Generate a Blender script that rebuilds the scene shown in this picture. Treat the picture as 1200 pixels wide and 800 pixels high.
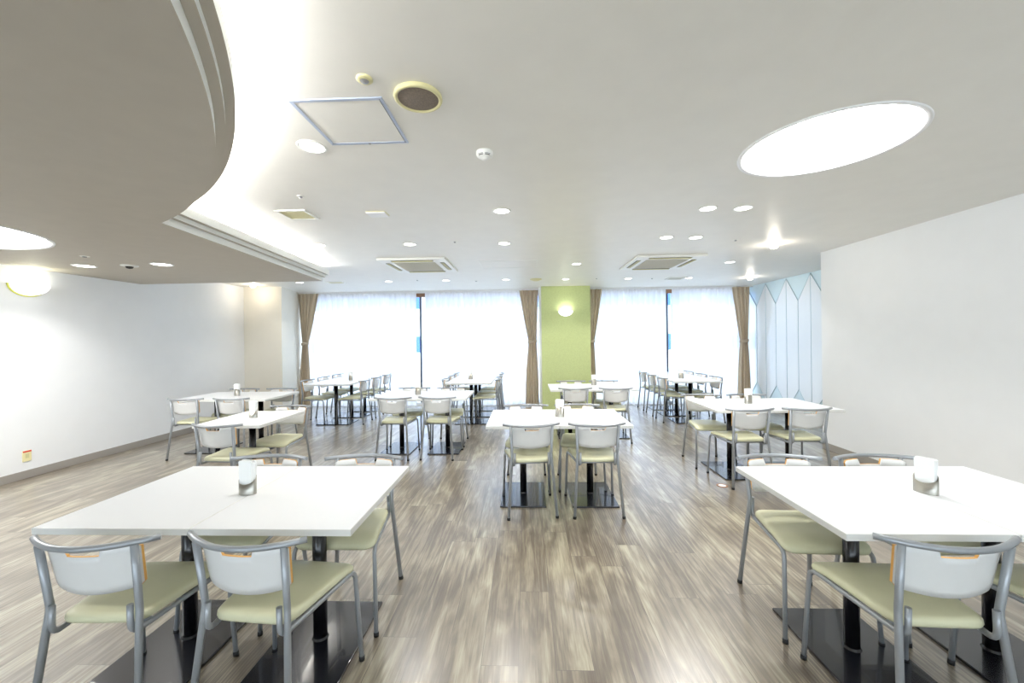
import bpy, bmesh, math, random
from mathutils import Matrix, Vector

PI = math.pi
SC = bpy.context.scene
COL = SC.collection
for o in list(bpy.data.objects):
    bpy.data.objects.remove(o)

# ------------------------------------------------------------------ camera
EYE = 1.42
cam = bpy.data.cameras.new('camera')
cam.sensor_width = 36.0
cam.lens = 467.0 * 36.0 / 1200.0
cam.shift_y = -3.0 / 1200.0
cam.clip_start = 0.02
cam_ob = bpy.data.objects.new('camera', cam)
COL.objects.link(cam_ob)
cam_ob.matrix_world = (Matrix.Translation((0, 0, EYE)) @ Matrix.Rotation(0.035, 4, 'Z')
                       @ Matrix.Rotation(PI / 2, 4, 'X') @ Matrix.Rotation(-0.012, 4, 'Z'))
SC.camera = cam_ob

# ------------------------------------------------------------------ light
WORLD_STRENGTH = 5.0
DOWN_POWER = 33.0
OVAL_EMIT = 11.5
COVE_EMIT = 130.0
EXPOSURE = 0.44

world = bpy.data.worlds.new('sky')
SC.world = world
world.use_nodes = True
bg = world.node_tree.nodes['Background']
bg.inputs[0].default_value = (0.78, 0.895, 1.0, 1)
bg.inputs[1].default_value = WORLD_STRENGTH
vs = SC.view_settings
vs.view_transform = 'Standard'
vs.look = 'None'
vs.gamma = 1.0
vs.use_curve_mapping = False
vs.exposure = EXPOSURE


# ------------------------------------------------------------------ materials
def lin(c):
    return tuple((x / 255 / 12.92) if x / 255 <= 0.04045 else ((x / 255 + 0.055) / 1.055) ** 2.4 for x in c)


def mat(name, rgb, rough=0.5, metal=0.0, spec=0.5, noise=0.0, nscale=30.0, bump=0.0, bscale=80.0, emit=0.0, ecol=None, coat=0.0):
    m = bpy.data.materials.new(name)
    m.use_nodes = True
    nt = m.node_tree
    b = nt.nodes['Principled BSDF']
    c = lin(rgb)
    b.inputs['Base Color'].default_value = (*c, 1)
    b.inputs['Roughness'].default_value = rough
    b.inputs['Metallic'].default_value = metal
    b.inputs['Specular IOR Level'].default_value = spec
    b.inputs['Coat Weight'].default_value = coat
    tc = nt.nodes.new('ShaderNodeTexCoord')
    if noise > 0:
        n = nt.nodes.new('ShaderNodeTexNoise')
        n.inputs['Scale'].default_value = nscale
        n.inputs['Detail'].default_value = 4
        nt.links.new(tc.outputs['Object'], n.inputs['Vector'])
        r = nt.nodes.new('ShaderNodeValToRGB')
        r.color_ramp.elements[0].position = 0.3
        r.color_ramp.elements[1].position = 0.7
        r.color_ramp.elements[0].color = (*[x * (1 - noise) for x in c], 1)
        r.color_ramp.elements[1].color = (*[min(1, x * (1 + noise)) for x in c], 1)
        nt.links.new(n.outputs['Fac'], r.inputs['Fac'])
        nt.links.new(r.outputs['Color'], b.inputs['Base Color'])
    if bump > 0:
        n2 = nt.nodes.new('ShaderNodeTexNoise')
        n2.inputs['Scale'].default_value = bscale
        nt.links.new(tc.outputs['Object'], n2.inputs['Vector'])
        bp = nt.nodes.new('ShaderNodeBump')
        bp.inputs['Strength'].default_value = bump
        bp.inputs['Distance'].default_value = 0.002
        nt.links.new(n2.outputs['Fac'], bp.inputs['Height'])
        nt.links.new(bp.outputs['Normal'], b.inputs['Normal'])
    if emit > 0:
        b.inputs['Emission Color'].default_value = (*(ecol or (1, 1, 1)), 1)
        b.inputs['Emission Strength'].default_value = emit
    return m


def floor_material():
    m = bpy.data.materials.new('grey oak vinyl planks')
    m.use_nodes = True
    nt = m.node_tree
    N, L = nt.nodes, nt.links
    b = N['Principled BSDF']
    tc = N.new('ShaderNodeTexCoord')
    mp = N.new('ShaderNodeMapping')
    mp.inputs['Rotation'].default_value = (0, 0, PI / 2)
    mp.inputs['Location'].default_value = (0.31, 0.05, 0)
    L.new(tc.outputs['Object'], mp.inputs['Vector'])
    br = N.new('ShaderNodeTexBrick')
    br.offset = 0.0
    br.inputs['Color1'].default_value = (0, 0, 0, 1)
    br.inputs['Color2'].default_value = (1, 1, 1, 1)
    br.inputs['Mortar'].default_value = (0.5, 0.5, 0.5, 1)
    br.inputs['Scale'].default_value = 1.0
    br.inputs['Mortar Size'].default_value = 0.0012
    br.inputs['Mortar Smooth'].default_value = 0.1
    br.inputs['Bias'].default_value = 0.0
    br.inputs['Brick Width'].default_value = 1.22
    br.inputs['Row Height'].default_value = 0.163
    sp = N.new('ShaderNodeSeparateXYZ'); L.new(mp.outputs['Vector'], sp.inputs[0])
    dv = N.new('ShaderNodeMath'); dv.operation = 'DIVIDE'; dv.inputs[1].default_value = 0.163; L.new(sp.outputs['Y'], dv.inputs[0])
    fl = N.new('ShaderNodeMath'); fl.operation = 'FLOOR'; L.new(dv.outputs[0], fl.inputs[0])
    wn = N.new('ShaderNodeTexWhiteNoise'); wn.noise_dimensions = '1D'; L.new(fl.outputs[0], wn.inputs['W'])
    ma = N.new('ShaderNodeMath'); ma.operation = 'MULTIPLY_ADD'; ma.inputs[1].default_value = 1.22
    L.new(wn.outputs['Value'], ma.inputs[0]); L.new(sp.outputs['X'], ma.inputs[2])
    cb = N.new('ShaderNodeCombineXYZ'); L.new(ma.outputs[0], cb.inputs['X']); L.new(sp.outputs['Y'], cb.inputs['Y'])
    L.new(cb.outputs[0], br.inputs['Vector'])
    # each plank shifts its own grain
    sep = N.new('ShaderNodeSeparateXYZ')
    L.new(mp.outputs['Vector'], sep.inputs[0])
    mul = N.new('ShaderNodeMath'); mul.operation = 'MULTIPLY'; mul.inputs[1].default_value = 37.0
    L.new(br.outputs['Color'], mul.inputs[0])
    comb = N.new('ShaderNodeCombineXYZ')
    L.new(sep.outputs['X'], comb.inputs['X']); L.new(sep.outputs['Y'], comb.inputs['Y']); L.new(mul.outputs[0], comb.inputs['Z'])

    def noise(scale, sc, detail, dist=0.0):
        s = N.new('ShaderNodeMapping'); s.inputs['Scale'].default_value = sc
        L.new(comb.outputs[0], s.inputs['Vector'])
        n = N.new('ShaderNodeTexNoise')
        n.inputs['Scale'].default_value = scale
        n.inputs['Detail'].default_value = detail
        n.inputs['Distortion'].default_value = dist
        L.new(s.outputs['Vector'], n.inputs['Vector'])
        return n
    n1 = noise(2.0, (1.2, 5.0, 1), 5, 0.8)      # broad cloudy streaks
    n2 = noise(5.0, (1.3, 34, 1), 7, 0.6)       # fine grain
    n3 = noise(1.3, (1.0, 1.6, 1), 3, 0.2)      # soft smudges
    wv_map = N.new('ShaderNodeMapping'); wv_map.inputs['Scale'].default_value = (0.7, 7, 1)
    L.new(comb.outputs[0], wv_map.inputs['Vector'])
    wv = N.new('ShaderNodeTexWave'); wv.wave_type = 'RINGS'
    wv.inputs['Scale'].default_value = 3.2
    wv.inputs['Distortion'].default_value = 7.0
    wv.inputs['Detail'].default_value = 3.0
    wv.inputs['Detail Scale'].default_value = 1.4
    L.new(wv_map.outputs['Vector'], wv.inputs['Vector'])

    def madd(a, k, c=None):
        x = N.new('ShaderNodeMath'); x.operation = 'MULTIPLY_ADD'
        L.new(a, x.inputs[0]); x.inputs[1].default_value = k
        if c is None: x.inputs[2].default_value = 0
        elif isinstance(c, float): x.inputs[2].default_value = c
        else: L.new(c, x.inputs[2])
        return x.outputs[0]
    v = madd(n1.outputs['Fac'], 1.25, -0.40)
    v = madd(n2.outputs['Fac'], 0.50, v)
    v = madd(wv.outputs['Fac'], 0.20, v)
    v = madd(br.outputs['Color'], 0.17, v)
    v = madd(n3.outputs['Fac'], 0.45, v)
    v = madd(v, 1.0, -0.30)
    rp = N.new('ShaderNodeValToRGB')
    e = rp.color_ramp.elements
    e[0].position = 0.20; e[0].color = (*lin((97, 85, 71)), 1)
    e[1].position = 0.98; e[1].color = (*lin((184, 176, 152)), 1)
    k = e.new(0.45); k.color = (*lin((117, 106, 91)), 1)
    k = e.new(0.68); k.color = (*lin((145, 135, 116)), 1)
    L.new(v, rp.inputs['Fac'])
    mx = N.new('ShaderNodeMix'); mx.data_type = 'RGBA'
    L.new(br.outputs['Fac'], mx.inputs['Factor'])
    L.new(rp.outputs['Color'], mx.inputs['A'])
    mx.inputs['B'].default_value = (*lin((92, 82, 74)), 1)
    L.new(mx.outputs['Result'], b.inputs['Base Color'])
    b.inputs['Roughness'].default_value = 0.30
    b.inputs['Coat Weight'].default_value = 0.85
    b.inputs['Coat Roughness'].default_value = 0.27
    b.inputs['Coat IOR'].default_value = 1.85
    b.inputs['Specular IOR Level'].default_value = 0.5
    bp = N.new('ShaderNodeBump'); bp.inputs['Strength'].default_value = 0.12; bp.inputs['Distance'].default_value = 0.001
    L.new(n2.outputs['Fac'], bp.inputs['Height'])
    L.new(bp.outputs['Normal'], b.inputs['Normal'])
    return m


def sheer_material():
    m = bpy.data.materials.new('white sheer voile')
    m.use_nodes = True
    nt = m.node_tree
    N, L = nt.nodes, nt.links
    N.remove(N['Principled BSDF'])
    out = N['Material Output']
    d = N.new('ShaderNodeBsdfDiffuse'); d.inputs[0].default_value = (0.86, 0.87, 0.90, 1)
    t = N.new('ShaderNodeBsdfTranslucent'); t.inputs[0].default_value = (0.86, 0.82, 0.80, 1)
    tr = N.new('ShaderNodeBsdfTransparent')
    a = N.new('ShaderNodeMixShader'); a.inputs[0].default_value = 0.6
    L.new(d.outputs[0], a.inputs[1]); L.new(t.outputs[0], a.inputs[2])
    tc = N.new('ShaderNodeTexCoord')
    mp = N.new('ShaderNodeMapping'); mp.inputs['Scale'].default_value = (14, 14, 0.6)
    L.new(tc.outputs['Object'], mp.inputs['Vector'])
    n = N.new('ShaderNodeTexNoise'); n.inputs['Scale'].default_value = 1.5
    L.new(mp.outputs[0], n.inputs['Vector'])
    mr = N.new('ShaderNodeMapRange'); mr.inputs[3].default_value = 0.03; mr.inputs[4].default_value = 0.10
    L.new(n.outputs['Fac'], mr.inputs[0])
    s = N.new('ShaderNodeMixShader')
    L.new(mr.outputs[0], s.inputs[0])
    L.new(a.outputs[0], s.inputs[1]); L.new(tr.outputs[0], s.inputs[2])
    L.new(s.outputs[0], out.inputs['Surface'])
    return m


def glass_material():
    m = bpy.data.materials.new('window glass')
    m.use_nodes = True
    nt = m.node_tree
    N, L = nt.nodes, nt.links
    N.remove(N['Principled BSDF'])
    out = N['Material Output']
    g = N.new('ShaderNodeBsdfGlossy'); g.inputs['Roughness'].default_value = 0.02
    tr = N.new('ShaderNodeBsdfTransparent'); tr.inputs[0].default_value = (0.93, 0.97, 1.0, 1)
    s = N.new('ShaderNodeMixShader'); s.inputs[0].default_value = 0.06
    L.new(tr.outputs[0], s.inputs[1]); L.new(g.outputs[0], s.inputs[2])
    L.new(s.outputs[0], out.inputs['Surface'])
    return m


M_FLOOR = floor_material()
M_SHEER = sheer_material()
M_GLASS = glass_material()
M_CEIL = mat('white ceiling paper', (235, 233, 226), 0.42, spec=0.35, noise=0.015, nscale=6, bump=0.10, bscale=120)
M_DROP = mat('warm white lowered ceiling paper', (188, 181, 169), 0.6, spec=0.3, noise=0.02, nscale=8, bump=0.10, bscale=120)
M_LITSIDE = mat('painted light on step sides', (238, 240, 236), 0.4)  # side faces coloured paler, standing in for room light falling on them
M_WALL = mat('white wall paper', (240, 241, 241), 0.7, spec=0.3, noise=0.01, nscale=5, bump=0.08, bscale=150)
M_WALLW = mat('cream wall paper', (236, 230, 216), 0.7, spec=0.3, noise=0.01, nscale=5)
M_GREEN = mat('lime green wall paper', (202, 213, 152), 0.75, spec=0.2, noise=0.05, nscale=50, bump=0.2, bscale=200)
M_BLUE = mat('pale blue wall', (222, 242, 249), 0.16, coat=0.6)
M_BLUEPANEL = mat('icy white wall panel', (246, 251, 254), 0.16, coat=1.0)
M_TEAL = mat('teal grey trim line', (158, 190, 198), 0.35)
M_BASE = mat('grey vinyl baseboard', (158, 152, 144), 0.5)
M_WHITE = mat('white table laminate', (238, 240, 242), 0.28, spec=0.45)
M_EDGE = mat('white table edge band', (226, 226, 222), 0.35)
M_BLACK = mat('black painted steel', (16, 16, 20), 0.22, spec=0.6)
M_PLATE = mat('polished black base steel', (26, 28, 36), 0.26, metal=0.2, spec=0.8, coat=0.5)
M_STEEL = mat('silver grey painted tube', (158, 162, 166), 0.32, metal=0.35, spec=0.5)
M_RUBBER = mat('black rubber', (22, 22, 22), 0.6)
M_BACK = mat('white backrest laminate', (228, 228, 226), 0.35, noise=0.01, nscale=20)
M_PLY = mat('orange plywood edge', (226, 172, 92), 0.5)
M_SEAT = mat('pale green vinyl', (214, 213, 180), 0.38, spec=0.45, noise=0.03, nscale=7, bump=0.05, bscale=60)
M_SEATU = mat('dark seat underside', (92, 92, 86), 0.7)
M_CHROME = mat('brushed stainless steel', (176, 173, 164), 0.34, metal=0.9)
M_PAPER = mat('white paper napkins', (248, 249, 247), 0.8, spec=0.1)
M_CREAM = mat('cream plastic', (216, 209, 158), 0.4)
M_OFFWHITE = mat('off white plastic', (238, 238, 232), 0.4)
M_LIME = mat('lime yellow edge', (206, 206, 96), 0.5)
M_GRILLE = mat('dark speaker mesh', (128, 116, 104), 0.7, noise=0.2, nscale=160)
M_ACGRILLE = mat('grey filter grille', (204, 201, 188), 0.6)
M_DARK = mat('dark recess', (40, 40, 40), 0.6)
M_FRAMEBLUE = mat('pale blue grey hatch frame', (190, 200, 220), 0.35, metal=0.2)
M_GREY = mat('grey metal', (150, 150, 150), 0.4, metal=0.4)
M_DRAPE = mat('taupe brown curtain cloth', (224, 208, 184), 0.8, spec=0.2, noise=0.06, nscale=40)
_nt = M_DRAPE.node_tree
_t = _nt.nodes.new('ShaderNodeBsdfTranslucent'); _t.inputs[0].default_value = (*lin((176, 156, 128)), 1)
_m = _nt.nodes.new('ShaderNodeMixShader'); _m.inputs[0].default_value = 0.30
_nt.links.new(_nt.nodes['Principled BSDF'].outputs[0], _m.inputs[1]); _nt.links.new(_t.outputs[0], _m.inputs[2])
_nt.links.new(_m.outputs[0], _nt.nodes['Material Output'].inputs['Surface'])
M_WOOD = mat('brown window wood', (150, 112, 84), 0.5, noise=0.08, nscale=20)
M_ALU = mat('dark aluminium mullion', (62, 62, 68), 0.4, metal=0.3)
M_WHITEMETAL = mat('white painted metal', (240, 240, 240), 0.35)
M_RED = mat('red label', (214, 60, 40), 0.5)
M_OUTLET = mat('ivory outlet plate', (236, 226, 176), 0.4)
M_LED = mat('cove light tube', (255, 255, 255), 0.5, emit=COVE_EMIT, ecol=(1.0, 1.0, 1.0))
M_LENS = mat('downlight lens', (255, 255, 255), 0.5, emit=7.0, ecol=(1.0, 0.99, 0.97))
M_OVAL = mat('luminous diffuser', (255, 255, 255), 0.5, emit=OVAL_EMIT, ecol=(1.0, 1.0, 0.99))
M_OVALD = mat('diffuser seam', (60, 60, 60), 0.9, emit=0.76, ecol=(1.0, 1.0, 1.0))
M_GLOBE = mat('warm spot lamp', (255, 245, 225), 0.5, emit=12.0, ecol=(1.0, 0.93, 0.8))
M_SCONCE = mat('frosted sconce glass', (255, 255, 250), 0.4, emit=1.3, ecol=(1.0, 1.0, 0.97))
M_BLDG = mat('pale facade', (232, 236, 240), 0.7)
M_BLDGBLUE = mat('blue facade glazing', (52, 104, 176), 0.3)
M_GROUND = mat('pale paving', (206, 208, 210), 0.8)

# ------------------------------------------------------------------ mesh helpers
class MB:
    def __init__(s):
        s.v, s.f, s.m, s.sm = [], [], [], []

    def add(s, vs, fs, mi=0, smooth=False):
        n = len(s.v)
        s.v += [tuple(v) for v in vs]
        for f in fs:
            s.f.append(tuple(i + n for i in f)); s.m.append(mi); s.sm.append(smooth)

    def box(s, x0, x1, y0, y1, z0, z1, mi=0, bev=0.0, seg=2, rz=0.0):
        bm = bmesh.new()
        bmesh.ops.create_cube(bm, size=1)
        cx, cy, cz = (x0 + x1) / 2, (y0 + y1) / 2, (z0 + z1) / 2
        for v in bm.verts:
            v.co = Vector((v.co.x * (x1 - x0), v.co.y * (y1 - y0), v.co.z * (z1 - z0)))
        if bev > 0:
            bmesh.ops.bevel(bm, geom=list(bm.edges), offset=bev, segments=seg, affect='EDGES', profile=0.5)
        if rz:
            bmesh.ops.rotate(bm, cent=(0, 0, 0), matrix=Matrix.Rotation(rz, 3, 'Z'), verts=bm.verts)
        bm.verts.index_update()
        s.add([(v.co.x + cx, v.co.y + cy, v.co.z + cz) for v in bm.verts], [[v.index for v in f.verts] for f in bm.faces], mi)
        bm.free()

    def tube(s, pts, r, seg=10, mi=0, fillet=0.0, fn=5):
        P = [Vector(p) for p in pts]
        if fillet > 0 and len(P) > 2:
            Q = [P[0]]
            for i in range(1, len(P) - 1):
                a, b, c = P[i - 1], P[i], P[i + 1]
                fl = min(fillet, (a - b).length * 0.48, (c - b).length * 0.48)
                p0 = b + (a - b).normalized() * fl; p1 = b + (c - b).normalized() * fl
                for k in range(fn + 1):
                    t = k / fn
                    Q.append((1 - t) ** 2 * p0 + 2 * t * (1 - t) * b + t * t * p1)
            Q.append(P[-1]); P = Q
        n = len(P)
        T = [((P[min(i + 1, n - 1)] - P[max(i - 1, 0)])).normalized() for i in range(n)]
        up = Vector((0, 0, 1)) if abs(T[0].z) < 0.9 else Vector((1, 0, 0))
        N = T[0].cross(up).normalized()
        vs, fs = [], []
        for i in range(n):
            if i:
                N = (N - T[i] * N.dot(T[i])).normalized()
            B = T[i].cross(N)
            rr = r[i] if isinstance(r, (list, tuple)) and len(r) == n else r
            for k in range(seg):
                a = 2 * PI * k / seg
                vs.append(P[i] + (N * math.cos(a) + B * math.sin(a)) * rr)
        for i in range(n - 1):
            for k in range(seg):
                a = i * seg + k; b = i * seg + (k + 1) % seg
                fs.append((a, b, b + seg, a + seg))
        s.add(vs, fs, mi, True)
        s.add(vs[:seg], [tuple(range(seg))[::-1]], mi)
        s.add(vs[-seg:], [tuple(range(seg))], mi)

    def lathe(s, prof, cx=0, cy=0, cz=0, seg=32, mi=0, smooth=True, a0=0.0, a1=2 * PI):
        full = abs(a1 - a0 - 2 * PI) < 1e-6
        m = seg if full else seg + 1
        vs, fs = [], []
        for (r, z) in prof:
            for k in range(m):
                a = a0 + (a1 - a0) * k / seg
                vs.append((cx + r * math.cos(a), cy + r * math.sin(a), cz + z))
        for i in range(len(prof) - 1):
            for k in range(seg):
                k2 = (k + 1) % m if full else k + 1
                fs.append((i * m + k, i * m + k2, (i + 1) * m + k2, (i + 1) * m + k))
        s.add(vs, fs, mi, smooth)

    def disk(s, cx, cy, z, r, seg=32, mi=0, up=True):
        vs = [(cx + r * math.cos(2 * PI * k / seg), cy + r * math.sin(2 * PI * k / seg), z) for k in range(seg)]
        s.add(vs, [tuple(range(seg)) if up else tuple(range(seg))[::-1]], mi)

    def prism(s, poly, z0, z1, mi=0):
        n = len(poly)
        s.add([(x, y, z0) for x, y in poly] + [(x, y, z1) for x, y in poly],
              [tuple(range(n))[::-1], tuple(range(n, 2 * n))] + [(i, (i + 1) % n, (i + 1) % n + n, i + n) for i in range(n)], mi)

    def build(s, name, mats, parent=None, kind=None):
        me = bpy.data.meshes.new(name)
        me.from_pydata(s.v, [], s.f)
        for m in (mats if isinstance(mats, (list, tuple)) else [mats]):
            me.materials.append(m)
        me.polygons.foreach_set('material_index', s.m)
        me.polygons.foreach_set('use_smooth', s.sm)
        bm = bmesh.new(); bm.from_mesh(me)
        bmesh.ops.remove_doubles(bm, verts=bm.verts, dist=1e-6)
        bmesh.ops.recalc_face_normals(bm, faces=bm.faces)
        bm.to_mesh(me); bm.free()
        me.update()
        o = bpy.data.objects.new(name, me)
        COL.objects.link(o)
        if parent: o.parent = parent
        if kind: o['kind'] = kind
        return o


def holed(outer, holes, z0, z1):
    """slab with holes: returns MB"""
    mb = MB()
    for z in (z0, z1):
        bm = bmesh.new()
        es = []
        for loop in [outer] + holes:
            vv = [bm.verts.new((x, y, z)) for x, y in loop]
            es += [bm.edges.new((vv[i], vv[(i + 1) % len(vv)])) for i in range(len(vv))]
        bmesh.ops.triangle_fill(bm, use_beauty=True, use_dissolve=False, edges=es)
        bm.verts.index_update()
        mb.add([v.co[:] for v in bm.verts], [[v.index for v in f.verts] for f in bm.faces])
        bm.free()
    for loop in [outer] + holes:
        n = len(loop)
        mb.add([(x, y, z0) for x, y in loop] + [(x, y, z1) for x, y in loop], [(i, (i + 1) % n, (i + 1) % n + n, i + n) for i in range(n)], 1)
    return mb


def circle(cx, cy, r, n=64):
    return [(cx + r * math.cos(2 * PI * k / n), cy + r * math.sin(2 * PI * k / n)) for k in range(n)]


def empty(name, loc=(0, 0, 0), rz=0.0):
    o = bpy.data.objects.new(name, None)
    o.empty_display_size = 0.1
    o.location = loc
    o.rotation_euler = (0, 0, rz)
    COL.objects.link(o)
    return o


def tag(o, label, cat, group=None, kind=None):
    o['label'] = label
    o['category'] = cat
    if group: o['group'] = group
    if kind: o['kind'] = kind
    return o


def dup(root, loc, rz, label, group=None):
    r = root.copy(); COL.objects.link(r)
    r.location = loc; r.rotation_euler = (0, 0, rz)
    r['label'] = label
    if group: r['group'] = group
    for ch in list(root.children):
        c = ch.copy(); COL.objects.link(c); c.parent = r
        for g in list(ch.children):
            d = g.copy(); COL.objects.link(d); d.parent = c
    return r


# ------------------------------------------------------------------ the room
XL, XR, YC, YW, YB = -5.33, 3.72, 5.15, 8.62, -3.5     # left wall, right wall, its corner, window plane, room's open end
CH = 2.46
XN = 4.70                                              # blue wall beyond the corner

b = MB(); b.box(XL - 0.2, XN + 0.2, YB, YW + 0.15, -0.1, 0)
b.build('floor', M_FLOOR, kind='structure')

OV = (1.65, 2.25, 0.40)
b = holed([(XL - 0.2, YB), (XN + 0.2, YB), (XN + 0.2, YW - 0.17), (XL - 0.2, YW - 0.17)], [circle(*OV)], CH, CH + 0.09)
b.build('ceiling', [M_CEIL, M_CEIL], kind='structure')
b = MB(); b.box(XL - 0.2, XN + 0.2, YW - 0.2, YW + 0.15, CH + 0.09, CH + 0.2)
b.build('ceiling', M_CEIL, kind='structure')

b = MB(); b.box(XL - 0.2, XL, YB, 7.36, 0, CH)
b.build('wall_left', M_WALL, kind='structure')
b = MB(); b.prism([(XL - 0.2, 7.36), (-4.60, 7.36), (-4.90, 8.52), (-4.90, YW + 0.15), (XL - 0.2, YW + 0.15)], 0, CH)
b.build('wall_left_corner', M_WALLW, kind='structure')
b = MB(); b.prism([(XR, YB), (XR + 0.2, YB), (XR + 0.2, YC - 0.2), (XN + 0.2, YC - 0.2), (XN + 0.2, YC), (XR, YC)], 0, CH)
b.build('wall_right', M_WALL, kind='structure')
b = MB(); b.box(XL - 0.2, XR + 0.2, YB - 0.2, YB, 0, 0.75); b.box(XL - 0.2, XR + 0.2, YB - 0.2, YB, 2.15, CH)
for x0, x1 in ((XL - 0.2, -4.6), (-1.9, -1.3), (1.4, 2.0), (3.4, XR + 0.2)):
    b.box(x0, x1, YB - 0.2, YB, 0.75, 2.15)
b.build('wall_back_added', M_WALL, kind='structure')  # rear wall added out of view; its openings limit daylight from behind
b = MB(); b.box(XN, XN + 0.2, YC, YW + 0.15, 0, CH)
b.build('wall_blue', M_BLUE, kind='structure')

# icy panels and thin trim lines on the blue wall (elongated points)
ys = [8.62, 8.27, 7.965, 7.652, 7.345, 7.037, 6.73, 6.42, 6.11, 5.80, 5.49]
pk = lambda i: i % 2 == 0
b = MB(); t = MB()
XF = XN - 0.008
for i in range(len(ys) - 1):
    y0, y1 = ys[i], ys[i + 1]
    zt0, zt1 = (2.445, 2.02) if pk(i) else (2.02, 2.445)
    zb0, zb1 = (0.10, 0.49) if pk(i) else (0.49, 0.10)
    quad = [(y0, zb0), (y1, zb1), (y1, zt1), (y0, zt0)]
    b.add([(XF, y, z) for y, z in quad] + [(XN, y, z) for y, z in quad], [(0, 1, 2, 3), (0, 4, 5, 1), (1, 5, 6, 2), (2, 6, 7, 3), (3, 7, 4, 0)])
    t.tube([(XF, y0, zt0), (XF, y1, zt1)], 0.0035, 6)
    t.tube([(XF, y0, zb0), (XF, y1, zb1)], 0.0035, 6)
    if i:
        t.tube([(XF, y0, zb0), (XF, y0, zt0)], 0.0035, 6)
b.build('trim_3', M_BLUEPANEL, kind='structure')
t.build('trim_1', M_TEAL, kind='structure')

b = MB(); b.box(XL, XL + 0.010, YB, 7.36, 0, 0.085, bev=0.003)
b.build('baseboard_left', M_BASE, kind='structure')
b = MB(); b.box(XL + 0.01, -4.60, 7.35, 7.36, 0, 0.085); b.prism([(-4.60, 7.35), (-4.59, 7.36), (-4.89, 8.46), (-4.90, 8.46)], 0, 0.085)
b.build('baseboard_back_left', M_WHITEMETAL, kind='structure')
b = MB(); b.box(XR - 0.010, XR, YB, YC, 0, 0.085, bev=0.003)
b.build('baseboard_right', M_BASE, kind='structure')
b = MB(); b.box(XN - 0.012, XN, YC, 8.5, 0, 0.085)
b.build('baseboard_blue', M_BASE, kind='structure')

# green column between the windows
b = MB(); b.box(0.315, 1.285, 7.97, YW + 0.15, 0, CH)
b.build('wall_column', M_GREEN, kind='structure')
b = MB(); b.box(0.275, 0.315, 8.02, YW + 0.1, 0, CH)
b.build('trim_2', M_WHITEMETAL, kind='structure')

# windows
def window(name, x0, x1, muls, jambs):
    f = MB()
    f.box(x0, x1, YW, YW + 0.12, 2.36, 2.55, 0)                   # wooden head
    f.box(x0, x1, YW - 0.02, YW + 0.12, 0, 0.06, 2)                # white sill kerb
    for j in jambs:
        f.box(j - 0.04, j + 0.04, YW, YW + 0.12, 0, 2.46, 0)
    for m_ in muls:
        f.box(m_ - 0.022, m_ + 0.008, YW, YW + 0.08, 0.06, 2.36, 1)
        f.box(m_ + 0.09, m_ + 0.105, YW + 0.01, YW + 0.08, 0.06, 2.36, 2)
    o = f.build(name, [M_WOOD, M_ALU, M_WHITEMETAL], kind='structure')
    g = MB(); g.box(x0 + 0.02, x1 - 0.02, YW + 0.05, YW + 0.056, 0.06, 2.36)
    g.build('pane', M_GLASS, o)
    return o


window('window_1', -4.90, 0.30, [-2.29], [-4.88])
window('window_2', 1.30, 4.70, [3.03], [4.66])

# small street side scene behind the glass
b = MB(); b.box(-30, 30, YW + 0.15, 40, -0.4, -0.1)
b.build('ground_outside', M_GROUND, kind='structure')
bd = empty('office_building', (0, 20, -0.1))
tag(bd, 'pale building with blue glazing seen through the gap between the sheer curtains', 'building')
b = MB(); b.box(-26, 26, 0, 5, 0, 13); b.build('facade', M_BLDG, bd)
for k, (z0, z1) in enumerate([(0.9, 1.7), (3.1, 4.5), (6.2, 7.4), (9.0, 10.2)]):
    b = MB()
    x = -25
    while x < 25:
        b.box(x, x + 1.7, -0.06, 0.02, z0, z1); x += 2.0
    b.build('window_band', M_BLDGBLUE, bd)

# lowered ceiling: three stepped slabs with a big arc and a straight arm
CX0, CY0, R0 = -4.482, -0.921, 4.083


def drop_outline(d):
    P = [(XL, YB)]
    r = R0 + d
    a0 = math.asin((YB - CY0) / r); a1 = math.acos((-2.475 + d - CX0) / r)
    for k in range(65):
        a = a0 + (a1 - a0) * k / 64
        P.append((CX0 + r * math.cos(a), CY0 + r * math.sin(a)))
    P.append((-2.755 + d, 5.34 + d * 0.5)); P.append((XL, 5.34 + d * 0.5))
    return P


OL = (-4.26, 2.62, 0.645)
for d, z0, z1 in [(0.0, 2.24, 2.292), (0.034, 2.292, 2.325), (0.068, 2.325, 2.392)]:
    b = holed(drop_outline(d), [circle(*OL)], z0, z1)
    b.build('ceiling', [M_DROP, M_LITSIDE], kind='structure')
inner = drop_outline(0.02)[1:-1]
b = MB(); b.tube([(x, y, 2.399) for x, y in inner], 0.006, 6)
o = b.build('cove_light_tube', M_LED)
tag(o, 'white cove light tube hidden on top of the curved lowered ceiling edge', 'light')

# ------------------------------------------------------------------ tables
def make_table(w, d):
    t = empty('dining_table')
    b = MB()
    b.box(-w / 2 + 0.001, w / 2 - 0.001, -d / 2, d / 2, 0.6735, 0.700, 1, bev=0.0025)
    for i, f in enumerate(b.f):
        if all(b.v[k][2] > 0.6995 for k in f): b.m[i] = 0
    b.build('tabletop', [M_WHITE, M_EDGE], t)
    b = MB()
    b.tube([(0, -0.015, 0.012), (0, -0.015, 0.662)], 0.030, 24)
    b.lathe([(0.030, 0.022), (0.036, 0.013)], 0, -0.015, 0, 24)
    b.box(-0.16, 0.16, -0.175, 0.145, 0.662, 0.6735)
    b.build('pedestal', M_BLACK, t)
    b = MB(); b.box(-0.195, 0.195, -0.325, 0.245, 0.0, 0.013, bev=0.003)
    b.build('base_plate', M_PLATE, t)
    return t


TW, TD = 0.608, 0.765
TG = 'white pedestal dining tables'
proto_table = make_table(TW, TD)
tag(proto_table, '', 'table', TG)
first = [True]


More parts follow.
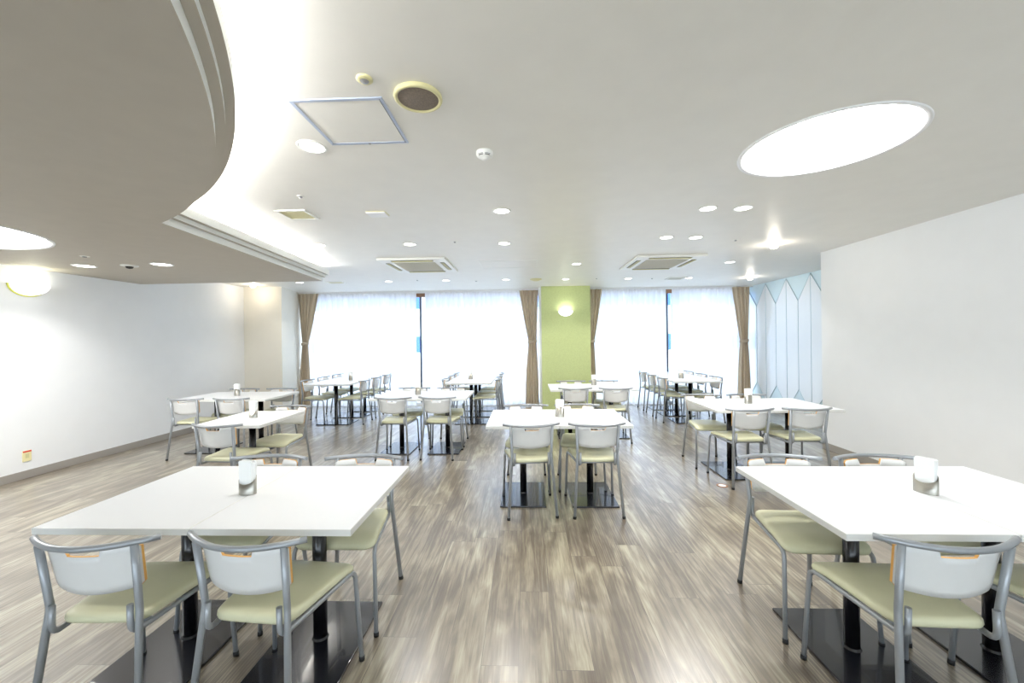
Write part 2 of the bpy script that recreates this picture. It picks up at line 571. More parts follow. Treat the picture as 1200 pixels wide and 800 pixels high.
def table(x, y, rz, label):
    if first[0]:
        first[0] = False
        proto_table.location = (x, y, 0); proto_table.rotation_euler = (0, 0, rz); proto_table['label'] = label
        return proto_table
    return dup(proto_table, (x, y, 0), rz, label)


# ------------------------------------------------------------------ chair
def bowy(x):
    return 0.075 * (x / 0.22) ** 2


def make_chair():
    t = empty('dining_chair')
    # seat: rounded trapezoid pad with a soft edge and a drooping front
    out = []
    corners = [(-0.150, -0.170, 0.05), (0.150, -0.170, 0.05), (0.205, 0.215, 0.06), (-0.205, 0.215, 0.06)]
    n = len(corners)
    for i in range(n):
        px, py, r = corners[i]
        ax, ay, _ = corners[i - 1]; cx, cy, _ = corners[(i + 1) % n]
        va = Vector((ax - px, ay - py)).normalized(); vc = Vector((cx - px, cy - py)).normalized()
        p0 = Vector((px, py)) + va * r; p1 = Vector((px, py)) + vc * r; p = Vector((px, py))
        for k in range(7):
            u = k / 6
            q = (1 - u) ** 2 * p0 + 2 * u * (1 - u) * p + u * u * p1
            out.append((q.x, q.y))
    # denser edges
    den = []
    for i in range(len(out)):
        a, c = out[i], out[(i + 1) % len(out)]
        m = 6 if math.dist(a, c) > 0.1 else 1
        for k in range(m):
            den.append((a[0] + (c[0] - a[0]) * k / m, a[1] + (c[1] - a[1]) * k / m))
    out = den; n = len(out)
    def zz(x, y, z):
        droop = -0.020 * max(0, (y - 0.10) / 0.115) ** 2
        dish = -0.006 * math.exp(-((x / 0.12) ** 2 + ((y + 0.02) / 0.13) ** 2))
        return z + droop + dish
    rings = [(0.90, 0.424), (0.985, 0.427), (1.0, 0.436), (0.992, 0.447), (0.96, 0.454), (0.88, 0.457), (0.65, 0.458), (0.35, 0.458), (0.05, 0.458)]
    vs, fs, = [], []
    for s, z in rings:
        for (x, y) in out:
            vs.append((x * s, 0.015 + (y - 0.015) * s, zz(x * s, y * s, z)))
    for i in range(len(rings) - 1):
        for k in range(n):
            fs.append((i * n + k, i * n + (k + 1) % n, (i + 1) * n + (k + 1) % n, (i + 1) * n + k))
    fs.append(tuple(range((len(rings) - 1) * n, len(rings) * n)))
    b = MB(); b.add(vs, fs, 0, True); b.add(vs[:n], [tuple(range(n))[::-1]], 1)
    b.build('seat', [M_SEAT, M_SEATU], t)
    # backrest: bowed white panel with hand slot and plywood edge
    def lean(z):
        return -0.252 + (0.73 - z) / 0.26 * 0.052
    xs = [-0.168 + 0.336 * k / 24 for k in range(25)]
    xs = sorted(set([round(x, 4) for x in xs if abs(abs(x) - 0.0595) > 0.006] + [-0.064, -0.055, 0.055, 0.064]))
    def top(x):
        z = 0.720 if abs(x) > 0.0600 else 0.691
        e = (abs(x) - 0.150) / 0.018
        return z - (0.010 * e * e if e > 0 else 0)
    def bot(x):
        z = 0.543 + 0.016 * (x / 0.168) ** 2
        e = (abs(x) - 0.150) / 0.018
        return z + (0.014 * e * e if e > 0 else 0)
    R = 6
    fr, bk = [], []
    for x in xs:
        w = 1.0 if True else 0
        for j in range(R + 1):
            z = bot(x) + (top(x) - bot(x)) * j / R
            xx = x * (0.93 + 0.07 * (z - 0.545) / 0.175)
            y = lean(z) + bowy(xx) + 0.018
            fr.append((xx, y + 0.010, z)); bk.append((xx, y, z))
    nx = len(xs); ft = []; rim = []
    for i in range(nx - 1):
        for j in range(R):
            a = i * (R + 1) + j
            ft.append((a, a + 1, a + R + 2, a + R + 1))
    b = MB()
    b.add(fr, ft, 0, True); b.add(bk, [f[::-1] for f in ft], 0, True)
    loop = [i * (R + 1) for i in range(nx)] + [(nx - 1) * (R + 1) + j for j in range(1, R + 1)] + [i * (R + 1) + R for i in range(nx - 2, -1, -1)] + [j for j in range(R - 1, 0, -1)]
    m = len(loop)
    b.add([fr[k] for k in loop] + [bk[k] for k in loop], [(k, (k + 1) % m, (k + 1) % m + m, k + m) for k in range(m)], 1)
    b.build('backrest', [M_BACK, M_PLY], t)
    # bowed top rail
    b = MB()
    b.tube([(x, -0.252 + bowy(x), 0.731 + 0.004 * (abs(x) / 0.22) ** 2) for x in [-0.226 + 0.452 * k / 18 for k in range(19)]], 0.0108, 10)
    b.build('top_rail', M_STEEL, t)
    for s in (-1, 1):
        b = MB()   # rear leg runs up into the back upright
        b.tube([(s * 0.192, -0.235, 0.012), (s * 0.157, -0.184, 0.495), (s * 0.166, -0.252 + bowy(0.166) - 0.001, 0.728)], 0.0118, 10, fillet=0.014)
        lg = b.build('leg', M_STEEL, t)
        f = MB(); f.tube([(s * 0.1930, -0.2365, 0.0), (s * 0.1920, -0.235, 0.020)], 0.0132, 10); f.build('foot_cap', M_RUBBER, lg)
        b = MB()   # front leg runs back under the seat and hooks up beside the upright
        b.tube([(s * 0.210, 0.222, 0.012), (s * 0.196, 0.196, 0.414), (s * 0.139, -0.198, 0.406), (s * 0.136, -0.197, 0.510)], 0.0100, 10, fillet=0.042)
        lg = b.build('leg', M_STEEL, t)
        f = MB(); f.tube([(s * 0.2105, 0.2225, 0.0), (s * 0.2098, 0.2215, 0.020)], 0.0122, 10); f.build('foot_cap', M_RUBBER, lg)
    for hw, y in ((0.180, 0.11), (0.146, -0.13)):
        b = MB(); b.tube([(-hw, y, 0.413), (hw, y, 0.413)], 0.009, 8); b.build('cross_bar', M_STEEL, t)
    return t


CG = 'dining chairs with pale green seats'
proto_chair = make_chair()
tag(proto_chair, '', 'chair', CG)
firstc = [True]


def chair(x, y, deg, label):
    rz = math.radians(deg)
    if firstc[0]:
        firstc[0] = False
        proto_chair.location = (x, y, 0); proto_chair.rotation_euler = (0, 0, rz); proto_chair['label'] = label
        return
    dup(proto_chair, (x, y, 0), rz, label)


# ------------------------------------------------------------------ napkin holder (open steel oval with slanted rim, napkins inside)
def make_holder():
    t = empty('napkin_holder')
    n = 40
    b = MB()
    a_, c_ = 0.043, 0.026
    vs = []
    for r_ in (1.0, 0.95):
        for top in (0, 1):
            for k in range(n):
                a = 2 * PI * k / n
                h = 0.0 if not top else 0.072 + 0.022 * math.sin(a)
                vs.append((a_ * r_ * math.cos(a), c_ * r_ * math.sin(a), h))
    fs = []
    for k in range(n):
        k2 = (k + 1) % n
        fs += [(k, k2, n + k2, n + k), (2 * n + k, 3 * n + k, 3 * n + k2, 2 * n + k2), (n + k, n + k2, 3 * n + k2, 3 * n + k)]
    b.add(vs, fs, 0, True)
    b.disk(0, 0, 0.0015, a_ * 0.97, 4)
    b.v = b.v[:-4]; b.f = b.f[:-1]; b.m = b.m[:-1]; b.sm = b.sm[:-1]
    b.add([(a_ * 0.97 * math.cos(2 * PI * k / n), c_ * 0.97 * math.sin(2 * PI * k / n), 0.0015) for k in range(n)], [tuple(range(n))])
    b.build('steel_sleeve', M_CHROME, t)
    b = MB()
    for i in range(7):
        y = -0.0145 + 0.0048 * i
        w = 0.040 - 0.0016 * abs(i - 3)
        h = 0.158 - 0.003 * ((i * 5) % 4)
        vs = []
        for yy in (y, y + 0.0042):
            for (x, z) in [(-w * .84, 0.004), (w * .84, 0.004), (w, h - 0.006), (w - 0.005, h), (-w + 0.005, h), (-w, h - 0.005)]:
                vs.append((x, yy + 0.0, z))
        b.add(vs, [(0, 1, 2, 3, 4, 5), (11, 10, 9, 8, 7, 6)] + [(k, (k + 1) % 6, (k + 1) % 6 + 6, k + 6) for k in range(6)])
    b.build('napkins', M_PAPER, t)
    return t


proto_holder = make_holder()
HG = 'napkin holders on the tables'
tag(proto_holder, '', 'napkin holder', HG)
firsth = [True]


def holder(x, y, deg, label):
    if firsth[0]:
        firsth[0] = False
        proto_holder.location = (x, y, 0.7002); proto_holder.rotation_euler = (0, 0, math.radians(deg)); proto_holder['label'] = label
        return
    dup(proto_holder, (x, y, 0.7002), math.radians(deg), label)


# ------------------------------------------------------------------ furnishing plan
A = 'green-seated chair, '
# name: (x centre, y centre, front chairs [(x, y, deg)], back chairs)
doubles = [
    ('the nearest left double table', -1.314, 1.880, [(-1.535, 1.535, 2), (-0.975, 1.545, -5)], [(-1.515, 2.11, 180), (-0.95, 2.11, 181)], (-1.331, 1.85, -8)),
    ('the nearest right double table', 1.757, 1.865, [(1.405, 1.565, -2), (2.03, 1.565, 2)], [(1.40, 2.10, 178), (1.93, 2.10, 181)], (1.806, 1.874, 118 - 180)),
    ('the double table in the middle aisle', 0.265, 3.675, [(0.015, 3.375, 6), (0.555, 3.385, 1)], [(-0.01, 3.915, 180), (0.51, 3.915, 179)], (0.303, 3.681, 160)),
    ('the double table beside the right wall', 2.455, 4.325, [(2.09, 4.00, 1), (2.635, 4.02, -1)], [(2.03, 4.56, 178), (2.56, 4.56, 180)], (2.371, 4.352, 190)),
    ('the double table left of the middle aisle', -1.345, 5.215, [(-1.60, 4.88, 1), (-1.055, 4.89, -3)], [(-1.60, 5.45, 179), (-1.045, 5.45, 180)], (-1.437, 5.233, 160)),
    ('the double table by the left wall', -3.885, 5.265, [(-4.16, 4.90, 0), (-3.60, 4.91, 1)], [(-4.12, 5.50, 179), (-3.56, 5.50, 180)], (-3.896, 5.235, 170)),
    ('the double table before the green column', 0.945, 5.96, [(0.665, 5.65, 0), (1.215, 5.63, -2)], [(0.70, 6.195, 178), (1.22, 6.195, 180)], (1.03, 6.136, 200)),
]
for nm, tx, ty, fr, bk, hd in doubles:
    k = 1.05 if nm == 'the nearest left double table' else 1.0
    for sgn, w in ((-1, 'left'), (1, 'right')):
        o = table(tx + sgn * TW / 2 * k, ty, 0, 'white table with black base, %s half of ' % w + nm)
        o.scale = (k, 1, 1)
    for (x, y, a), w in zip(fr, ('left', 'right')):
        chair(x, y, a, A + 'near side %s, at ' % w + nm)
    for (x, y, a), w in zip(bk, ('left', 'right')):
        chair(x, y, a, A + 'far side %s, at ' % w + nm)
    holder(hd[0], hd[1], hd[2], 'steel napkin holder on ' + nm)
# single table
table(-2.61, 3.715, 0, 'single white pedestal table standing alone behind the nearest left double table').scale = (1, 0.92, 1)
chair(-2.575, 3.415, -3, A + 'back to the camera, at the single table on the left')
chair(-2.50, 3.95, 178, A + 'facing the camera, at the single table on the left')
holder(-2.61, 3.716, -10, 'steel napkin holder with white napkins on the single left table')
# three long tables near the windows, each three tops deep
longs = [
    ('the long table by the leftmost curtain', -3.33, -3.66, -3.00, (-3.205, 7.166)),
    ('the long table before the left window', -0.965, -1.21, -0.695, (-1.014, 7.213)),
    ('the long table before the right window', 2.775, 2.495, 3.01, (2.70, 7.055)),
]
for nm, tx, lx, rx, hd in longs:
    for k, w in enumerate(('nearest', 'middle', 'farthest')):
        table(tx, 6.83 + 0.61 * k, PI / 2 if tx < 0 else -PI / 2, 'white table with black base, %s third of ' % w + nm)
        chair(lx, 6.87 + 0.56 * k, -90, 'green-seated chair, %s on the left of ' % w + nm)
        chair(rx, 6.84 + 0.56 * k, 90, 'green-seated chair, %s on the right of ' % w + nm)
    holder(hd[0], hd[1], 160, 'steel napkin holder on ' + nm)

# ------------------------------------------------------------------ ceiling fittings
def spot(parent_loc, power, col=(1.0, 0.98, 0.95), size=2.2, blend=0.6, name='downlight_lamp', parent=None):
    l = bpy.data.lights.new(name, 'SPOT')
    l.energy = power; l.color = col; l.spot_size = size; l.spot_blend = blend; l.shadow_soft_size = 0.05
    o = bpy.data.objects.new(name, l)
    o.location = parent_loc
    COL.objects.link(o)
    if parent: o.parent = parent
    return o


def downlight(x, y, label, r=0.075, z=CH, lamp=True):
    t = empty('downlight', (x, y, z))
    tag(t, label, 'light', 'round recessed ceiling downlights')
    b = MB(); b.lathe([(r * 0.80, 0.0), (r * 0.82, -0.005), (r * 0.97, -0.006), (r, 0.0)], seg=28)
    b.build('trim_ring', M_OFFWHITE, t)
    b = MB(); b.lathe([(r * 0.80, -0.001), (r * 0.5, -0.0035), (0.001, -0.0045)], seg=28)
    b.build('lens', M_LENS, t)
    if lamp:
        spot((0, 0, -0.02), DOWN_POWER, parent=t)
    return t


U = 'round white downlight '
for x, y, lab in [
    (-1.13, 2.09, U + 'beside the square ceiling hatch'),
    (-0.184, 3.23, U + 'alone in the middle of the ceiling, beyond the smoke detector'),
    (1.49, 3.29, U + 'left one of the pair beyond the oval ceiling light'),
    (1.775, 3.30, U + 'right one of the pair beyond the oval ceiling light'),
    (1.477, 4.21, U + 'left one of the pair before the right air conditioner'),
    (1.79, 4.24, U + 'right one of the pair before the right air conditioner'),
    (-2.226, 4.23, U + 'close to the straight edge of the lowered ceiling'),
    (-1.248, 4.28, U + 'in front of the left air conditioner'),
    (-0.223, 4.33, U + 'right of the left air conditioner, nearer than the thin access hatch'),
    (0.72, 5.61, U + 'left of the right air conditioner'),
    (2.87, 5.69, U + 'right of the right air conditioner'),
    (-2.407, 6.95, U + 'in the far row, behind the left air conditioner'),
    (-1.39, 6.95, U + 'in the far row, right of the left air conditioner'),
    (-0.339, 6.98, U + 'in the far row, before the curtain left of the green column'),
    (0.713, 7.04, U + 'in the far row, straight before the green column'),
    (1.816, 7.1, U + 'in the far row, behind the right air conditioner'),
    (2.889, 7.15, U + 'in the far row, right end above the long right table'),
    (-3.98, 6.9, U + 'in the far row, just behind the lowered ceiling'),
]:
    downlight(x, y, lab)
downlight(-4.62, 4.02, 'larger round downlight in the lowered ceiling, nearer the left wall', 0.10, 2.24)
downlight(-3.78, 4.02, 'larger round downlight in the lowered ceiling, farther from the left wall', 0.10, 2.24)


def round_light(cx, cy, r, z, depth, label, half=0.004, rot=0.6):
    t = empty('ceiling_light', (cx, cy, z))
    tag(t, label, 'light', 'large round recessed ceiling lights')
    b = MB(); b.lathe([(r * 0.985, depth), (r * 0.985, 0.0), (r * 0.985, -0.004), (r + 0.016, -0.005), (r + 0.018, 0.0)], seg=72)
    b.build('rim', M_WHITEMETAL, t)
    b = MB(); b.disk(0, 0, depth, r * 0.985, 72, 0, False)
    b.build('diffuser', M_OVAL, t)
    b = MB()
    zz = depth - 0.004
    q = 0.32 * r
    b.lathe([(q - half, zz), (q + half, zz)], seg=48, smooth=False)
    for k in range(4):
        a = rot + k * PI / 2
        c, s = math.cos(a), math.sin(a)
        b.add([(c * q - s * half, s * q + c * half, zz), (c * q + s * half, s * q - c * half, zz),
               (c * r * .97 + s * half, s * r * .97 - c * half, zz), (c * r * .97 - s * half, s * r * .97 + c * half, zz)], [(0, 1, 2, 3)])
    b.build('seam', M_OVALD, t)
    return t


round_light(*OV, CH, 0.055, 'big round glowing ceiling light on the right, with thin cross seams')
round_light(*OL, 2.24, 0.05, 'big round glowing ceiling light in the lowered ceiling at the left edge')

# ceiling hatch
def hatch(x0, x1, y0, y1, label, w, material, panel):
    t = empty('ceiling_hatch', ((x0 + x1) / 2, (y0 + y1) / 2, CH))
    tag(t, label, 'hatch')
    hx, hy = (x1 - x0) / 2, (y1 - y0) / 2
    b = MB()
    for (a0, a1, c0, c1) in [(-hx, hx, -hy, -hy + w), (-hx, hx, hy - w, hy), (-hx, -hx + w, -hy + w, hy - w), (hx - w, hx, -hy + w, hy - w)]:
        b.box(a0, a1, c0, c1, -0.005, 0.0)
    b.build('frame', material, t)
    b = MB(); b.box(-hx + w, hx - w, -hy + w, hy - w, -0.002, 0.0); b.build('panel', panel, t)
    return t, hx, hy


h, hx, hy = hatch(-1.012, -0.603, 1.68, 2.075, 'square ceiling access hatch with a pale blue grey metal frame', 0.016, M_FRAMEBLUE, M_CEIL)
b = MB(); b.box(-hx + 0.008, hx - 0.008, hy - 0.0155, hy - 0.0135, -0.0062, -0.0045); b.box(hx - 0.0155, hx - 0.0135, -hy + 0.01, hy - 0.01, -0.0062, -0.0045)
b.build('gap_line', M_DARK, h)
b = MB(); b.lathe([(0.001, -0.008), (0.006, -0.008), (0.007, -0.004)], 0, hy - 0.008, 0, 12); b.build('latch', M_GREY, h)
hatch(-0.62, 0.17, 5.27, 5.80, 'faint white access hatch between the two air conditioners', 0.008, M_OFFWHITE, M_CEIL)

# round speaker
t = empty('ceiling_speaker', (-0.447, 1.686, CH)); tag(t, 'round ceiling speaker with cream ring and brown grille', 'speaker')
b = MB(); b.lathe([(0.100, 0), (0.102, -0.010), (0.098, -0.017), (0.088, -0.018), (0.085, -0.012)], seg=48); b.build('ring', M_CREAM, t)
b = MB(); b.lathe([(0.086, -0.012), (0.06, -0.0165), (0.001, -0.018)], seg=48); b.build('grille', M_GRILLE, t)

# smoke detector
t = empty('smoke_detector', (-0.217, 2.21, CH)); tag(t, 'white domed smoke detector in the middle of the near ceiling', 'detector')
b = MB(); b.lathe([(0.046, 0), (0.046, -0.012), (0.043, -0.024), (0.034, -0.030), (0.020, -0.033), (0.018, -0.040), (0.001, -0.041)], seg=32); b.build('housing', M_OFFWHITE, t)
b = MB()
for s in (-0.5, 0.5):
    b.lathe([(0.0445, -0.021), (0.0385, -0.0285)], seg=6, a0=-PI / 2 + s - 0.38, a1=-PI / 2 + s + 0.38)
b.build('slot', M_DARK, t)
# cream heat detector
t = empty('heat_detector', (-0.628, 1.56, CH)); tag(t, 'small cream round detector above the square hatch', 'detector')
b = MB(); b.lathe([(0.031, 0), (0.032, -0.006), (0.026, -0.011), (0.018, -0.012)], seg=28); b.build('housing', M_CREAM, t)
b = MB(); b.lathe([(0.018, -0.010), (0.014, -0.015), (0.001, -0.017)], seg=28); b.build('sensor', M_GREY, t)


def sprinkler(x, y, label, z=CH, r=0.026):
    t = empty('sprinkler', (x, y, z)); tag(t, label, 'sprinkler', 'small ceiling sprinklers')
    b = MB(); b.lathe([(r, 0), (r, -0.003), (r * 0.6, -0.005), (r * 0.55, -0.003)], seg=20); b.build('collar', M_OFFWHITE, t)
    b = MB(); b.lathe([(r * 0.45, 0), (r * 0.42, -0.012), (0.001, -0.014)], seg=16); b.build('head', M_GREY, t)


for x, y, l in [(-1.60, 2.80, 'tiny sprinkler between the square vent and the near downlight'),
                (2.275, 4.386, 'tiny sprinkler left of the warm spot lamp'), (2.236, 7.12, 'tiny far sprinkler behind the right air conditioner'),
                (1.243, 7.0, 'tiny far sprinkler right of the green column'), (-0.742, 4.207, 'tiny sprinkler left of the central downlight'),
                (-1.87, 6.85, 'tiny far sprinkler behind the left air conditioner'), (-0.873, 7.06, 'tiny far sprinkler before the left window middle')]:
    sprinkler(x, y, l)
sprinkler(-4.11, 3.58, 'tiny sprinkler in the lowered ceiling near the big round light', 2.24, 0.035)

# camera-like detector in lowered ceiling
t = empty('ceiling_sensor', (-4.16, 4.05, 2.24)); tag(t, 'white round sensor with dark lens between the two lowered ceiling downlights', 'sensor')
b = MB(); b.lathe([(0.075, 0), (0.073, -0.008), (0.035, -0.012)], seg=28); b.build('housing', M_OFFWHITE, t)
b = MB(); b.lathe([(0.035, -0.010), (0.026, -0.030), (0.001, -0.036)], seg=20); b.build('dome', M_DARK, t)

# square return vent
def vent(x, y, w, d, label, m, slats=8, z=CH):
    t = empty('ceiling_vent', (x, y, z)); tag(t, label, 'vent')
    b = MB()
    k = 0.022
    for (a0, a1, c0, c1) in [(-w / 2, w / 2, -d / 2, -d / 2 + k), (-w / 2, w / 2, d / 2 - k, d / 2), (-w / 2, -w / 2 + k, -d / 2 + k, d / 2 - k), (w / 2 - k, w / 2, -d / 2 + k, d / 2 - k)]:
        b.box(a0, a1, c0, c1, -0.010, 0)
    b.build('frame', M_OFFWHITE, t)
    b = MB()
    for i in range(slats):
        y0 = -d / 2 + k + (d - 2 * k) * i / slats
        b.box(-w / 2 + k, w / 2 - k, y0, y0 + (d - 2 * k) / slats * 0.8, -0.006, -0.001)
    b.build('louvre', m, t)


vent(-1.855, 3.20, 0.25, 0.24, 'square beige ceiling vent near the lowered ceiling', M_CREAM)
vent(2.66, 7.15, 0.30, 0.28, 'small grey ceiling vent near the far right downlight', M_ACGRILLE)
vent(-3.35, 6.95, 0.30, 0.20, 'beige ceiling vent behind the tip of the lowered ceiling', M_CREAM)
t = empty('round_vent', (0.186, 6.98, CH)); tag(t, 'round beige air vent in the ceiling left of the green column', 'vent')
b = MB(); b.lathe([(0.105, 0), (0.10, -0.012), (0.08, -0.016), (0.05, -0.03), (0.001, -0.032)], seg=28); b.build('disc', M_CREAM, t)
# little white box sign
t = empty('ceiling_indicator', (-1.20, 3.22, CH)); tag(t, 'small white rectangular box on the ceiling right of the beige vent', 'indicator')
b = MB(); b.box(-0.078, 0.078, -0.06, 0.06, -0.005, 0, bev=0.001); b.build('housing', M_CREAM, t)
b = MB(); b.box(-0.076, 0.076, -0.056, 0.058, -0.016, -0.005, bev=0.002); b.build('cover', M_WHITEMETAL, t)

# ceiling cassette air conditioners
def cassette(x, y, label):
    t = empty('air_conditioner', (x, y, CH)); tag(t, label, 'air conditioner', 'ceiling cassette air conditioners')
    W, D = 0.88, 0.96
    b = MB(); b.box(-W / 2, W / 2, -D / 2, D / 2, -0.028, 0.0, bev=0.008); b.build('panel', M_OFFWHITE, t)
    b = MB()
    b.box(-0.27, 0.27, -0.29, 0.29, -0.034, -0.028)
    for i in range(22):
        yy = -0.28 + 0.56 * i / 21
        b.box(-0.26, 0.26, yy - 0.004, yy + 0.004, -0.039, -0.034)
    b.build('grille', M_ACGRILLE, t)
    for (cx, cy, lx, ly) in [(0, -0.395, 0.27, 0.028), (0, 0.395, 0.27, 0.028), (-0.36, 0, 0.028, 0.27), (0.36, 0, 0.028, 0.27)]:
        b = MB()
        b.box(cx - lx, cx + lx, cy - ly, cy + ly, -0.030, -0.0275, 1)
        if lx > ly:
            s = 1 if cy < 0 else -1
            b.box(cx - lx + 0.006, cx + lx - 0.006, cy - 0.004 * s - 0.012, cy - 0.004 * s + 0.012, -0.040, -0.030, 0, bev=0.003)
        else:
            for q in (-0.012, 0.004, 0.018):
                b.box(cx + q - 0.003, cx + q + 0.003, cy - ly + 0.004, cy + ly - 0.004, -0.036, -0.030, 0)
        b.build('louver', [M_CREAM, M_DARK], t)


cassette(-1.445, 5.45, 'white ceiling cassette air conditioner with grey grille, left of the two')
cassette(1.86, 5.57, 'white ceiling cassette air conditioner with grey grille, right of the two')

# warm spot lamps
def globe(x, y, label):
    t = empty('spot_lamp', (x, y, CH)); tag(t, label, 'light', 'warm ceiling spot lamps')
    b = MB(); b.lathe([(0.062, 0), (0.06, -0.006), (0.045, -0.010)], seg=24); b.build('collar', M_OFFWHITE, t)
    b = MB(); b.lathe([(0.040, -0.004), (0.048, -0.022), (0.036, -0.048), (0.001, -0.058)], seg=24); b.build('bulb', M_GLOBE, t)
    l = bpy.data.lights.new('spot_lamp_bulb_light', 'POINT'); l.energy = 2.0; l.color = (1, 0.90, 0.76); l.shadow_soft_size = 0.05
    o = bpy.data.objects.new('spot_lamp_bulb_light', l); o.location = (0, 0, -0.10); COL.objects.link(o); o.parent = t


globe(2.81, 4.60, 'warm glowing spot lamp in the ceiling near the right wall corner')
globe(3.95, 7.15, 'warm glowing spot lamp in the ceiling before the blue panelled wall')
globe(-4.93, 7.05, 'warm glowing spot lamp in the far left ceiling corner')

# ------------------------------------------------------------------ wall sconces
def sconce(x, y, z, rz, r, label, back):
    t = empty('wall_sconce', (x, y, z), rz); tag(t, label, 'wall lamp', 'half bowl wall sconces')
    # half bowl opening upward, flat side on the wall (local -Y is the wall, +Y the room)
    prof = [(r * math.sin(a), -r * 0.72 * math.cos(a)) for a in [PI / 2 * k / 12 for k in range(13)]]
    b = MB(); b.lathe([(max(q, 0.0008), h_) for q, h_ in prof], 0, 0.014, 0, 28, a0=0, a1=PI)
    b.lathe([(max(q * 0.95, 0.0008), h_ * 0.95) for q, h_ in prof], 0, 0.014, 0, 28, a0=0, a1=PI)
    b.build('glass_bowl', M_SCONCE, t)
    # back plate, half disc
    n = 24; rr = r * 1.09
    pts = [(rr * math.cos(PI + PI * k / n), rr * 0.74 * math.sin(PI + PI * k / n)) for k in range(n + 1)]
    b = MB()
    b.add([(px, 0.0, pz) for px, pz in pts] + [(px, 0.013, pz) for px, pz in pts],
          [tuple(range(n + 1)), tuple(range(n + 1, 2 * n + 2))[::-1]] + [(k, k + 1, n + 2 + k, n + 1 + k) for k in range(n)] + [(0, n, 2 * n + 1, n + 1)])
    b.build('back_plate', back, t)
    l = bpy.data.lights.new('sconce_light', 'POINT'); l.energy = 0.8 * (r / 0.14); l.color = (1.0, 1.0, 0.97); l.shadow_soft_size = 0.03
    o = bpy.data.objects.new('sconce_light', l); o.location = (0, 0.09, 0.01); COL.objects.link(o); o.parent = t


sconce(XL, 4.08, 2.06, -PI / 2, 0.158, 'glowing half bowl sconce with a lime edged back plate on the left wall', M_LIME)
sconce(0.795, 7.97, 1.965, PI, 0.140, 'glowing half bowl sconce on the green column', M_OFFWHITE)

# outlets
t = empty('wall_outlet', (XL, 4.06, 0.18)); tag(t, 'ivory wall outlet with a red label strip low on the left wall', 'outlet')
b = MB(); b.box(0, 0.008, -0.038, 0.038, 0, 0.115, bev=0.002); b.build('plate', M_OUTLET, t)
b = MB(); b.box(0.008, 0.0095, -0.036, 0.036, 0.098, 0.113); b.build('label_strip', M_RED, t)
b = MB(); b.box(0.008, 0.010, -0.016, 0.016, 0.035, 0.080, bev=0.0008); b.build('socket', M_CREAM, t)
t = empty('wall_outlet', (-4.765, 7.98, 0.12), math.atan2(1.16, -0.30) - PI / 2); tag(t, 'small white wall outlet low on the angled wall beside the left brown curtain', 'outlet')
b = MB(); b.box(0.0, 0.008, -0.036, 0.036, 0, 0.115, bev=0.002); b.build('plate', M_WHITEMETAL, t)
b = MB(); b.box(0.008, 0.010, -0.014, 0.014, 0.03, 0.085, bev=0.0008); b.build('socket', M_OFFWHITE, t)

# floor socket
t = empty('floor_socket', (1.85, 3.86, 0.0)); tag(t, 'small round metal floor socket cover beside the right wall table', 'socket')
b = MB(); b.lathe([(0.050, 0.0), (0.050, 0.004), (0.036, 0.005), (0.034, 0.002)], seg=28); b.build('ring', M_WOOD, t)
b = MB(); b.lathe([(0.035, 0.002), (0.020, 0.004), (0.001, 0.004)], seg=28); b.build('lid', M_WHITEMETAL, t)

# ------------------------------------------------------------------ curtains
def sheer(x0, x1, label, seed):
    rnd = random.Random(seed)
    n = int((x1 - x0) * 60); rows = 10
    ph = [rnd.uniform(0, 6) for _ in range(4)]
    vs, fs = [], []
    for j in range(rows + 1):
        z = 0.012 + (2.425 - 0.012) * j / rows
        for i in range(n + 1):
            x = x0 + (x1 - x0) * i / n
            amp = 0.022 + 0.008 * math.sin(x * 3 + ph[0])
            y = 8.49 + amp * math.sin(2 * PI * x / 0.115 + 0.8 * math.sin(x * 2.1 + ph[1]) + 0.15 * math.sin(z * 2 + ph[2])) + 0.006 * math.sin(x * 9 + z + ph[3])
            vs.append((x + 0.004 * math.sin(z * 1.5 + ph[2]), y, z))
    for j in range(rows):
        for i in range(n):
            a = j * (n + 1) + i
            fs.append((a, a + 1, a + n + 2, a + n + 1))
    b = MB(); b.add(vs, fs, 0, True)
    o = b.build('sheer_curtain', M_SHEER)
    tag(o, label, 'curtain', 'white sheer curtains')


sheer(-4.86, -2.35, 'white sheer curtain covering the left half of the left window', 1)
sheer(-2.16, 0.26, 'white sheer curtain covering the right half of the left window', 2)
sheer(1.31, 2.95, 'white sheer curtain covering the left half of the right window', 3)
sheer(3.07, 4.60, 'white sheer curtain covering the right half of the right window', 4)


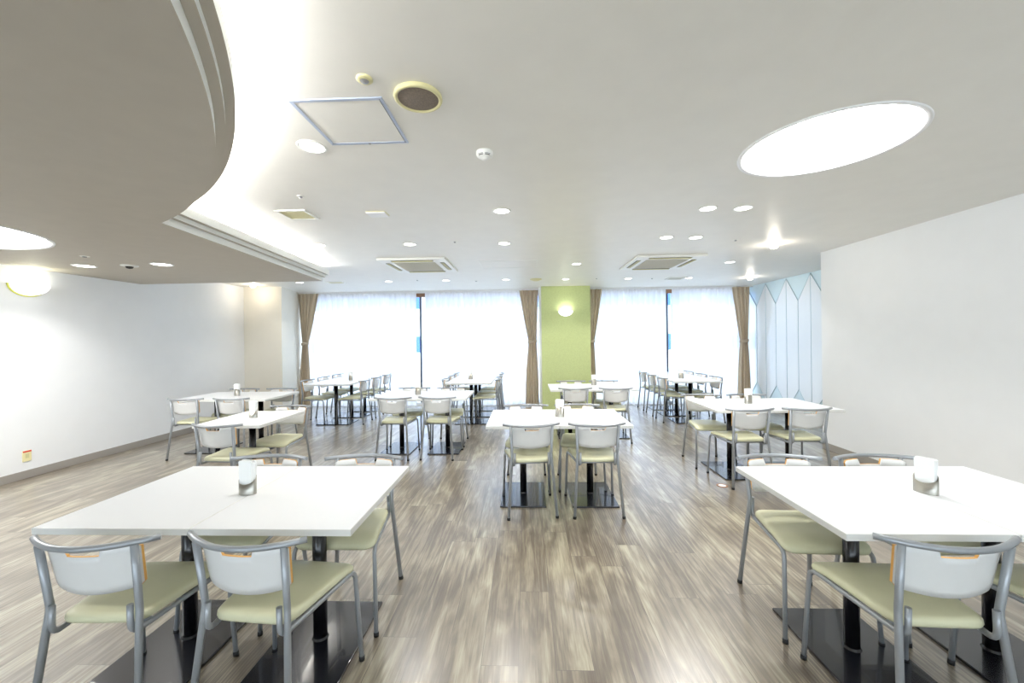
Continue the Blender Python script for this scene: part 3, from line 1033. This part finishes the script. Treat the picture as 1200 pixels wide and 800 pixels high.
def drape(top, pin, botm, zp, label, seed, folds):
    rnd = random.Random(seed)
    t = empty('curtain', ((top[0] + top[1]) / 2, 8.37, 0)); tag(t, label, 'curtain', 'brown tied back curtains')
    ox = t.location.x
    n, rows = 72, 40
    ph = rnd.uniform(0, 6)
    vs, fs = [], []
    for j in range(rows + 1):
        z = 0.015 + (2.435 - 0.015) * j / rows
        if z > zp:
            u = (z - zp) / (2.435 - zp); u = u ** 0.85
            l = pin[0] + (top[0] - pin[0]) * u; r = pin[1] + (top[1] - pin[1]) * u
        else:
            u = (zp - z) / zp; u = 1 - (1 - u) ** 2.2
            l = pin[0] + (botm[0] - pin[0]) * u; r = pin[1] + (botm[1] - pin[1]) * u
        w = (r - l); full = top[1] - top[0]
        amp = 0.034 - 0.006 * (1 - min(1, w / max(full, 0.2)))
        for i in range(n + 1):
            q = i / n
            y = amp * math.sin(2 * PI * folds * q + 0.5 * math.sin(5 * q + ph) + 0.25 * math.sin(z * 1.7 + ph)) + 0.008 * math.sin(2 * PI * folds * 2.3 * q + z * 2)
            vs.append((l + w * q - ox, y, z))
    for j in range(rows):
        for i in range(n):
            a = j * (n + 1) + i
            fs.append((a, a + 1, a + n + 2, a + n + 1))
    b = MB(); b.add(vs, fs, 0, True); b.build('cloth', M_DRAPE, t)
    b = MB()
    cx, hw = (pin[0] + pin[1]) / 2 - ox, (pin[1] - pin[0]) / 2 + 0.012
    pts = [(cx + hw * math.cos(a), 0.063 * math.sin(a), zp + 0.012 * math.cos(a)) for a in [2 * PI * k / 24 for k in range(25)]]
    for dz in (-0.018, 0, 0.018):
        b.tube([(x, y, z + dz) for x, y, z in pts], 0.010, 6)
    b.build('tieback', M_DRAPE, t)


drape((-4.86, -4.41), (-4.78, -4.67), (-4.86, -4.62), 1.37, 'brown curtain tied at the waist at the left end of the left window', 5, 4.5)
drape((-0.13, 0.265), (0.06, 0.215), (-0.02, 0.262), 1.36, 'brown curtain tied at the waist left of the green column', 6, 4.5)
drape((1.31, 1.60), (1.31, 1.42), (1.31, 1.46), 1.35, 'brown curtain tied at the waist right of the green column', 7, 3)
drape((4.26, 4.60), (4.42, 4.56), (4.36, 4.61), 1.32, 'brown curtain tied at the waist at the right end of the right window', 8, 4)
for x0, x1, l in [(-4.88, 0.27, 'left'), (1.30, 4.68, 'right')]:
    t = empty('curtain_rail', (0, 0, 0)); tag(t, 'thin white double curtain rail along the top of the %s window' % l, 'curtain rail')
    b = MB(); b.box(x0, x1, 8.355, 8.385, 2.436, 2.460); b.build('front_track', M_WHITEMETAL, t)
    b = MB(); b.box(x0, x1, 8.475, 8.505, 2.426, 2.550); b.build('rear_track', M_WHITEMETAL, t)
